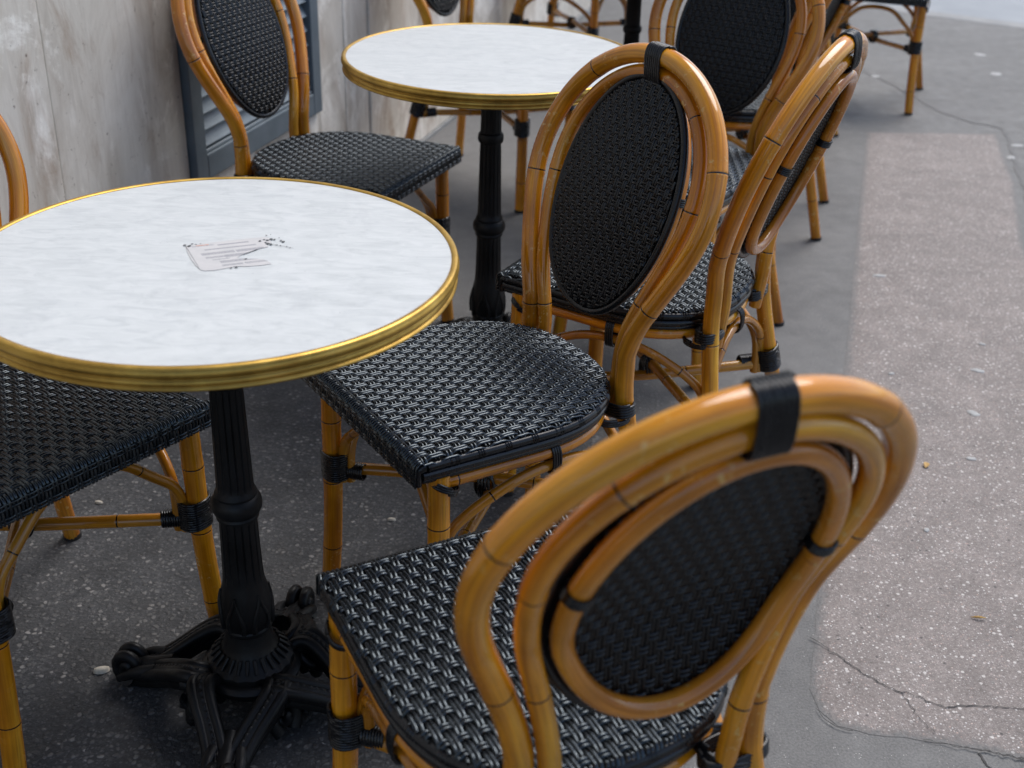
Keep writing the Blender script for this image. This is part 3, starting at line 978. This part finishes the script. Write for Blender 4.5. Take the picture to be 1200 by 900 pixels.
    cor = lambda s_: [(s_ * .1785, YF - .0045, zf - .036), (s_ * .1785, YF - .0045, zf - .022), (s_ * .1792, YF - .0050, zf - .0125), (s_ * .1805, YF - .0095, zf - .0088)]
    tube('seat_edge', spline(np.array(cor(1) + [tuple(p) for p in rim3[2:-2:2]] + cor(-1)[::-1]), 4), .0068, M['piping'], seat, sides=10, step=.008)
    g = Geo()
    Pq, s_, L_ = resample(rim3, .004)
    for q in np.arange(.012, L_, .043):
        for dq in (-.0045, 0.0, .0045):
            i = int(np.argmin(abs(s_ - q - dq)))
            i = min(max(i, 1), len(Pq) - 2)
            ax = Pq[i + 1] - Pq[i - 1]
            P_, N_, B_ = frames(np.array([Pq[i - 1], Pq[i], Pq[i + 1]]))
            cc = [Pq[i] + (.0064 * math.cos(a) * N_[1] + .0064 * math.sin(a) * B_[1]) + ax * .22 * math.sin(a) for a in np.linspace(0, 2 * PI, 12, endpoint=False)]
            tube_geo(g, np.array(cc), .0019, sides=5, closed=True, step=.005)
    rim_lo = np.array([(x, y, seat_z(y) - .0215) for x, y in seat_outline(.0045)[3:-3]])
    tube_geo(g, rim_lo, .0068, sides=8, step=.008)
    rim_lo = np.array([(x, y, seat_z(y) - .031) for x, y in seat_outline(.007)[3:-3]])
    tube_geo(g, rim_lo, .0048, sides=8, step=.008)
    g.obj('edge_braid', M['cord'], seat, sharp=60, kind='stuff')
    # bent cane under the seat
    fo = seat_outline(.013)
    fo = fo[(fo[:, 1] < YF - .03)]
    fr3 = np.array([(x, y, seat_z(y) - .046) for x, y in fo])
    tube('seat_frame', fr3, .0100, M['bamboo'], t, sides=12, step=.010, nodes=[.22, .55, .90])
    # front legs
    for s in (-1, 1):
        pts = spline([(s * .172, .191, .428), (s * .1735, .1925, .33), (s * .175, .1935, .22), (s * .181, .196, .11), (s * .190, .2, .004)], 8)
        lg = tube('leg', pts, .0162, M['bamboo'], t, sides=16, step=.011, nodes=[.085, .20, .335])
        g = Geo(); sleeve_geo(g, (s * .1903, .2002, .005), (0, 0, 1), .0168, .009); g.obj('foot_cap', M['rubber'], lg, sharp=40)
        binding('leg_binding', lg, [lambda g, s=s: helix_geo(g, (s * .1705, .189, .262), (0, 0, 1), (s, 0, 0), .0235, .0205, .050, 12, .0024, 2.4, 6, seed=3),
                                    lambda g, s=s: helix_geo(g, (s * .146, .164, .250), (-s, -.9, .02), (0, 0, 1), .0128, .0128, .030, 8, .0021, 2.0),
                                    lambda g, s=s: helix_geo(g, (s * .174, .184, .408), (.1 * s, -.5, 1), (s, 0, 0), .0186, .0215, .010, 3, .0023, 2.2)])
        # rear: bindings at the stretcher and at the seat frame
        rx = lambda z: s * np.interp(z, [0, .09, .2, .31, .40], [.206, .190, .168, .147, .133])
        ry = lambda z: np.interp(z, [0, .09, .2, .31, .40], [-.236, -.222, -.201, -.180, -.165])
        binding('leg_binding', bf, [lambda g, s=s: helix_geo(g, (rx(.262) - s * .002, ry(.262) + .003, .262), (-s * .2, .19, 1), (s, 0, 0), .0215, .0205, .048, 11, .0024, 2.4, 6, seed=3),
                                    lambda g, s=s: helix_geo(g, (s * .134, -.150, .249), (-s, .9, .02), (0, 0, 1), .0128, .0128, .030, 8, .0021, 2.0)])
        binding('seat_binding', bf, [lambda g, s=s: helix_geo(g, (s * .1165, YP + .003, .414), (s * -.1, .05, 1), (1, 0, 0), .0365, .0185, .020, 4.5, .0029, 2.8, 7, seed=9),
                                     lambda g, s=s: helix_geo(g, (s * .117, YP + .014, .409), (s * .3, .1, 1), (1, .3 * s, 0), .0340, .0300, .012, 2.5, .0029, 2.6, 7, seed=10)])
    # crossed stretchers
    for s in (-1, 1):
        dz = .005 * s
        a = np.array([s * .172, .190, .250 + dz * .4]); b = np.array([-s * .158, -.190, .250 + dz * .4]); mid = (a + b) / 2 + np.array([0, 0, dz * 1.9])
        pts = spline([a, a * .5 + mid * .5, mid, b * .5 + mid * .5, b], 6)
        tube('stretcher', pts, .0102, M['bamboo_thin'], t, sides=12, step=.012, nodes=[.12, .33])
    binding('stretcher_tie', t, [lambda g: helix_geo(g, (.007, 0, .250), (.66, .76, 0), (0, 0, 1), .0225, .0165, .022, 4, .0024, 2.4),
                                 lambda g: helix_geo(g, (.007, 0, .250), (-.66, .76, 0), (0, 0, 1), .0225, .0165, .022, 4, .0024, 2.4)])
    # thin arched braces between the legs, tied up to the seat frame in the middle
    def arch(a, b, ztop, inward, bulge=0.0):
        a = np.array(a, float); b = np.array(b, float); d = (b - a); L = np.linalg.norm(d[:2]); inw = np.array([*inward, 0])
        P = []
        for f, z in ((0.0, .232), (.0, .262), (.01, .292), (.045, .318), (.14, .346), (.28, ztop - .014), (.40, ztop - .002), (.5, ztop), (.60, ztop - .002), (.72, ztop - .014), (.86, .346), (.955, .318), (.99, .292), (1.0, .262), (1.0, .232)):
            P.append((*(a + d * f)[:2] + inw[:2] * (.012 - bulge * math.sin(PI * f) ** .8), z))
        return spline(P, 5)
    fl = (-.163, .172, 0); frr = (.163, .172, 0); rl = (-.146, -.168, 0); rr_ = (.146, -.168, 0)
    for a, b, inw, zt_, bu in ((fl, rl, (1, 0), .386, .034), (frr, rr_, (-1, 0), .386, .034), ((-.156, .185, 0), (.156, .185, 0), (0, -.2), .400, -.05), ((-.142, -.176, 0), (.142, -.176, 0), (0, .2), .386, -.05)):
        tube('arch_brace', arch(a, b, zt_, inw, bu), .0082, M['bamboo_thin'], t, sides=10, step=.012, nodes=[.16, .40])
    for s in (-1, 1):
        binding('seat_tie', t, [lambda g, s=s: helix_geo(g, (s * .1772, .002, .3975), (0, 1, 0), (0, 0, 1), .0235, .0126, .016, 4, .0023, 2.6, 7)])
    binding('seat_tie', t, [lambda g: helix_geo(g, (0, -.160, .396), (1, 0, 0), (0, 0, 1), .0235, .0150, .016, 4, .0023, 2.6, 7)])
    return t

GROUP = 'bamboo bistro chairs with black woven seats'
chair_a = make_chair('', GROUP, dx=.006, bx=.018, by=.003, pa=.1390, ih=.1535, LEAN=.425, ZK=.63, WO_=.194, ZC=.742, ZT=.913, PB=.186, ZP=.693)
for o in chair_a.children:                                            # its back is a little skewed against the seat
    if o.name.split('.')[0] in ('back_frame', 'inner_hoop', 'backrest', 'top_binding'):
        o.location += Vector((.0125, -.0083, 0)); o.rotation_euler = (0, 0, R(-3.77))
chair_b = make_chair('', GROUP, dx=.002, bx=.003, pa=.1325, ih=.1625, LEAN=.357, ZK=.549, WO_=.205, ZC=.7255, ZT=.911, PB=.175, ZP=.703)
chairs = [
    # x, y, facing angle, label
    (.0538, 1.0349, 27.96, 'foreground bamboo chair with its big oval back turned to the camera, bottom right'),
    (-.0335, 1.678, 123.8, 'bamboo chair facing the front marble table, whole oval woven backrest in full view'),
    (.2615, 2.1096, 61.0, 'bamboo chair with its back seen edge-on, just right of the front-facing oval backrest'),
    (.3759, 2.7779, 147.3, 'bamboo chair with cropped oval backrest at the top edge, directly behind the edge-on chair'),
    (-.7332, 1.5388, -126.9, 'bamboo chair at the left edge, its dark seat tucked under the front marble table'),
    (-.4269, 2.7234, -113.1, 'bamboo chair standing in front of the grey-blue louvred vent'),
    (-.0897, 3.8882, -115.9, 'bamboo chair against the wall behind the second marble table, mostly hidden by its top'),
    (.5919, 3.4092, 60.85, 'mostly hidden bamboo chair whose splayed rear legs show right of the edge-on back'),
    (.6917, 3.7238, 147.3, 'bamboo chair hidden behind the cropped oval backrest, one rear leg showing on grey asphalt'),
    (.2042, 5.2343, -121.0, 'farthest bamboo chair along the wall, only its legs and braces above the second table'),
    (1.4448, 5.1474, 161.0, 'bamboo chair by the road, top right, only its legs and braces in frame'),
    (.882, 4.497, 60.85, 'bamboo chair behind the top of the edge-on backrest, a single foot visible beside it'),
]
for i, (x, y, a, lab) in enumerate(chairs):
    c = chair_a if i == 0 else chair_b if i == 1 else copy_tree(chair_b)
    c.location = (x, y, 0); c.rotation_euler = (0, 0, R(a)); c['label'] = lab

# ------------------------------------------------------------------ the bistro table
TR, TH, RIM = .3089, .7366, .0285
def make_table(label, group):
    t = empty('bistro_table', label, 'table', group=group)
    ri = TR - .0085
    top = lathe(Geo(), [(.0001, TH - .001), (.10, TH - .001), (.20, TH - .001), (ri, TH - .001), (ri, TH - .02), (.0001, TH - .02)], 128).obj('tabletop', M['marble'], t, sharp=30)
    prof = [(ri - .001, TH - .0005)]
    def bead(z0, z1, r0, amp, n=8):
        for i in range(n + 1):
            a = i / n
            prof.append((r0 + amp * math.sin(PI * a), z0 + (z1 - z0) * a))
    for i in range(9):
        a = PI * (1 - i / 8)
        prof.append((TR - .0048 + .0046 * math.cos(a), TH - .002 + .0030 * math.sin(a)))
    bead(TH - .003, TH - .0125, TR - .0012, .0022)
    bead(TH - .0135, TH - .0165, TR - .0032, .0015, 4)
    bead(TH - .0172, TH - .0232, TR - .0040, .0012, 5)
    bead(TH - .0240, TH - RIM, TR - .0030, .0020, 6)
    prof.append((TR - .012, TH - RIM - .0005)); prof.append((TR - .012, TH - .018))
    lathe(Geo(), prof, 160, caps=False).obj('rim', M['brass'], t, sharp=50)
    lathe(Geo(), [(.0001, TH - .0202), (TR - .0125, TH - .0202), (TR - .0125, TH - .026), (.0001, TH - .026)], 96).obj('underside', M['black'], t, sharp=30)
    g = Geo(); lathe(g, [(.024, TH - .05), (.075, TH - .036), (.085, TH - .0265)], 40)
    for i in range(4):
        a = PI / 4 + i * PI / 2
        box_geo(g, .02, .22, -.012, .012, TH - .040, TH - .0262, ((0, 0, 0), (math.cos(a), math.sin(a), 0), (-math.sin(a), math.cos(a), 0), (0, 0, 1)))
    g.obj('support_spider', M['iron'], t, sharp=30)
    # column: fluted shaft with collars and a leafed bulb
    pr = [(.062, .078), (.064, .086), (.0630, .092), (.0560, .098), (.0480, .104), (.0420, .112), (.0375, .124), (.0345, .136), (.0335, .146), (.0345, .1475), (.0362, .150), (.0362, .154), (.0345, .1565),
          (.0352, .160), (.0368, .170), (.0374, .182), (.0366, .196), (.0345, .212), (.0322, .224), (.0305, .232)]
    pr += [(.0300, .236), (.0290, .25), (.0278, .29), (.0268, .335), (.0266, .342), (.0300, .344), (.0306, .3475), (.0290, .351), (.0325, .3535), (.0352, .359), (.0358, .366), (.0345, .373), (.0318, .3775), (.0292, .380), (.0298, .3835), (.0280, .388), (.0262, .392),
           (.0258, .40), (.0240, .48), (.0226, .548), (.0225, .553), (.0262, .555), (.0275, .560), (.0275, .568), (.0260, .573), (.0226, .576), (.0222, .585), (.0212, .66), (.0208, .69), (.0260, .697), (.0300, .7)]
    def flute(z, th):
        if .250 <= z <= .336 or .40 <= z <= .549 or .584 <= z <= .68:
            return 1 - .07 * (abs(math.sin(8 * th)) < .42) 
        if .160 <= z <= .225:
            return 1 + .045 * (abs(math.sin(4 * th + (z - .16) * 20)) ** .5) * math.sin(PI * (z - .155) / .075)
        if .085 <= z <= .0985:
            return 1 + .02 * math.sin(18 * th)
        return 1
    col = lathe(Geo(), pr, 96, flute).obj('column', M['iron'], t, sharp=28)
    # beaded ring round the foot of the column
    g = Geo()
    for i in range(26):
        a = 2 * PI * i / 26
        P = [(math.cos(a) * r_, math.sin(a) * r_, z_) for r_, z_ in ((.043, .1125), (.048, .108), (.053, .1035), (.0575, .0985))]
        tube_geo(g, np.array(P), lambda f: .0035 * (1 - .35 * f), sides=6, raw=True)
    g.obj('beading', M['iron'], col, sharp=60, kind='stuff')
    # leaf ribs on the bulb
    g = Geo()
    for i in range(6):
        a0 = 2 * PI * i / 6 + .3
        for da in (-1, 1):
            P = []
            for q in range(8):
                f = q / 7; z_ = .158 + .062 * f; a = a0 + da * .42 * (1 - f) ** .8 * math.sin(PI * (.25 + f * .75))
                r_ = np.interp(z_, [p[1] for p in pr[:24]], [p[0] for p in pr[:24]]) + .0008
                P.append((r_ * math.cos(a), r_ * math.sin(a), z_))
            tube_geo(g, np.array(P), lambda f: .0046 * (1 - .5 * f), sides=6, raw=True)
    g.obj('leaf_relief', M['iron'], col, sharp=60, kind='stuff')
    g = Geo(); lathe(g, [(.050, .050), (.066, .056), (.073, .066), (.075, .074), (.070, .080), (.064, .0815)], 64); g.obj('base_disc', M['iron'], t, sharp=40)
    # four scrolled feet, each a pair of ribs meeting at a curled toe
    for i in range(4):
        g = Geo()
        for s in (-1, 1):
            P = spline([(.046, s * .036, .058), (.060, s * .053, .074), (.082, s * .056, .078), (.110, s * .046, .068), (.140, s * .031, .052), (.168, s * .019, .037), (.195, s * .012, .027), (.222, s * .008, .022)], 6)
            for dy, dz, w in ((0, -.004, .0175), (.0120, .004, .0100), (-.0120, .004, .0100), (0, -.014, .016)):
                tube_geo(g, P + np.array([0, dy, dz]), lambda f: w * (1 - .30 * f), sides=10, step=.006)
            # beaded stem in the groove of the rib
            tube_geo(g, P + np.array([0, 0, .0095]), lambda f: .0036 * (1 + .3 * math.sin(f * 120)) * (1 - .3 * f), sides=6, step=.0022)
            # scroll below the knee and leafy drops
            Q = []
            for q in range(26):
                a = q / 25 * 3.6 * PI / 2
                r_ = .024 * (1 - q / 34)
                Q.append((.082 + r_ * math.cos(a + 1.2) * .9, s * (.066 + .006 * q / 25), .044 + r_ * math.sin(a + 1.2)))
            tube_geo(g, np.array(Q), lambda f: .0098 * (1 - .4 * f), sides=8, raw=True)
            tube_geo(g, spline([(.070, s * .055, .070), (.062, s * .068, .052), (.066, s * .076, .030), (.076, s * .076, .013)], 5), lambda f: .0150 * (1 - .30 * f), sides=10, step=.006)
            tube_geo(g, spline([(.060, s * .050, .068), (.050, s * .062, .050), (.046, s * .068, .032)], 5), lambda f: .0125 * (1 - .40 * f), sides=8, step=.006)
            tube_geo(g, spline([(.052, s * .050, .066), (.040, s * .072, .054), (.050, s * .090, .040), (.066, s * .092, .030)], 5), lambda f: .0085 * (1 - .35 * f), sides=8, step=.005)
        # toe: spiral volute with a fin and a ball
        Q = []
        for q in range(34):
            a = -PI / 2 + q / 33 * 3.3 * PI
            r_ = .027 * (1 - q / 40)
            Q.append((.222 + r_ * math.cos(a), 0, .030 + r_ * math.sin(a) * .95))
        for s in (-1, 1):
            tube_geo(g, np.array([(x, s * (.008 + .007 * j / 33), z_) for j, (x, y_, z_) in enumerate(Q)]), lambda f: .0105 * (1 - .35 * f), sides=9, raw=True)
            tube_geo(g, spline([(.168, s * .020, .040), (.196, s * .024, .036), (.222, s * .022, .024), (.240, s * .016, .012)], 5), lambda f: .010 * (1 - .3 * f), sides=8, step=.006)
        tube_geo(g, spline([(.140, 0, .046), (.18, 0, .033), (.222, 0, .022), (.246, 0, .016)], 5), lambda f: .018 * (.7 + .3 * f), sides=10, step=.006)
        tube_geo(g, np.array([(.222, -.022, .020), (.222, -.014, .014), (.222, 0, .012), (.222, .014, .014), (.222, .022, .020)]), .0125, sides=10, raw=True)
        g.V = [v * np.array([.90, 1.0, 1.10]) for v in g.V]
        o = g.obj('foot', M['iron'], t, sharp=60)
        o.rotation_euler = (0, 0, R((79, 169, 268, 351)[i]))
    return t
TG = 'round marble bistro tables'
tab0 = make_table('', TG)
tabs = [(-.3811, 1.4357, 'front round marble table with a torn printed label on its top'),
        (-.0616, 2.5489, 'second round marble table with bare white top, in the middle of the photo'),
        (.3185, 3.6619, 'farthest bistro table, only its black column showing behind the second tabletop')]
for i, (x, y, lab) in enumerate(tabs):
    t = tab0 if i == 0 else copy_tree(tab0)
    t.location = (x, y, 0); t['label'] = lab
# the torn label on the front table
SZ = TH - .001 + .0006
out = [(-.0429, .0315), (-.0300, .0395), (.000, .0520), (.030, .0640), (.0490, .0700), (.056, .0695), (.060, .0600), (.0640, .0510), (.0585, .0440), (.0620, .0380), (.0520, .0300), (.042, .0180), (.0330, .0060),
       (.0300, -.0035), (.0420, -.0040), (.0560, -.0030), (.0690, -.0080), (.0760, -.0180), (.0640, -.0240), (.0500, -.0280), (.0330, -.0300), (.0230, -.0370), (.0110, -.0440), (.0001, -.0466), (-.0060, -.0440), (-.0150, -.0310), (-.0260, -.0110), (-.0370, .0140)]
V = [(x, y, SZ) for x, y in out]
A0 = np.array([-.0429, .0315]); AX = np.array([.092, .0375]) ; AY = np.array([.043, -.078])
Minv = np.linalg.inv(np.stack([AX, AY], 1))
uv = [((Minv @ (np.array([x, y]) - A0))[0], 1 - (Minv @ (np.array([x, y]) - A0))[1]) for x, y in out]
lab = make_obj('paper_label', V, [tuple(range(len(V)))[::-1]], M['paper'], tab0, uv=uv, smooth=False)
lab['label'] = 'torn white printed paper label'
so = lab.modifiers.new('thick', 'SOLIDIFY'); so.thickness = .00008; so.offset = 0
g = Geo()
rr = random.Random(12)
def smudge(x, y, r, n=7):
    P = [(x + r * rr.uniform(.5, 1.2) * math.cos(2 * PI * j / n), y + r * rr.uniform(.5, 1.2) * math.sin(2 * PI * j / n), SZ + .0005) for j in range(n)]
    g.add(P, [tuple(range(n))])
for x, y, r in [(-.0445, .0335, .0026), (-.038, .031, .0034), (-.0365, .0385, .0018), (-.031, .0365, .0016), (-.026, .0395, .0012), (.0475, .0560, .0030), (.0520, .0605, .0024), (.0565, .0590, .0026), (.0605, .0630, .0028), (.0655, .0625, .0020), (.0590, .0480, .0030), (.0640, .0450, .0028),
                (.0560, .0515, .0020), (.0740, .0600, .0022), (.0780, .0560, .0028), (.0700, .0690, .0012), (.0520, .0760, .0014), (.0570, .0790, .0009), (.0710, .0440, .0018), (.0770, .0420, .0016), (.0850, .0400, .0011), (.0900, .0360, .0012), (.0420, -.0060, .0022), (.0360, -.0330, .0022), (.0300, -.0365, .0018)]:
    smudge(x, y, r)
for x0, y0, x1, y1, w in ((.0500, .0270, .0360, .0085, .0010), (-.0429, .0310, -.0085, -.0400, .0003), (.064, .0465, .0950, .0360, .0005)):
    d = np.array([x1 - x0, y1 - y0]); nn = np.array([-d[1], d[0]]) / np.linalg.norm(d) * w
    P = [(x0 + nn[0] * .4, y0 + nn[1] * .4, SZ + .0004), (x0 - nn[0], y0 - nn[1], SZ + .0004), (x1 - nn[0] * .6, y1 - nn[1] * .6, SZ + .0004), (x1 + nn[0] * .3, y1 + nn[1] * .3, SZ + .0004)]
    g.add(P, [(0, 1, 2, 3)])
g.obj('ink_mark', M['ink'], lab, smooth=False, kind='stuff')
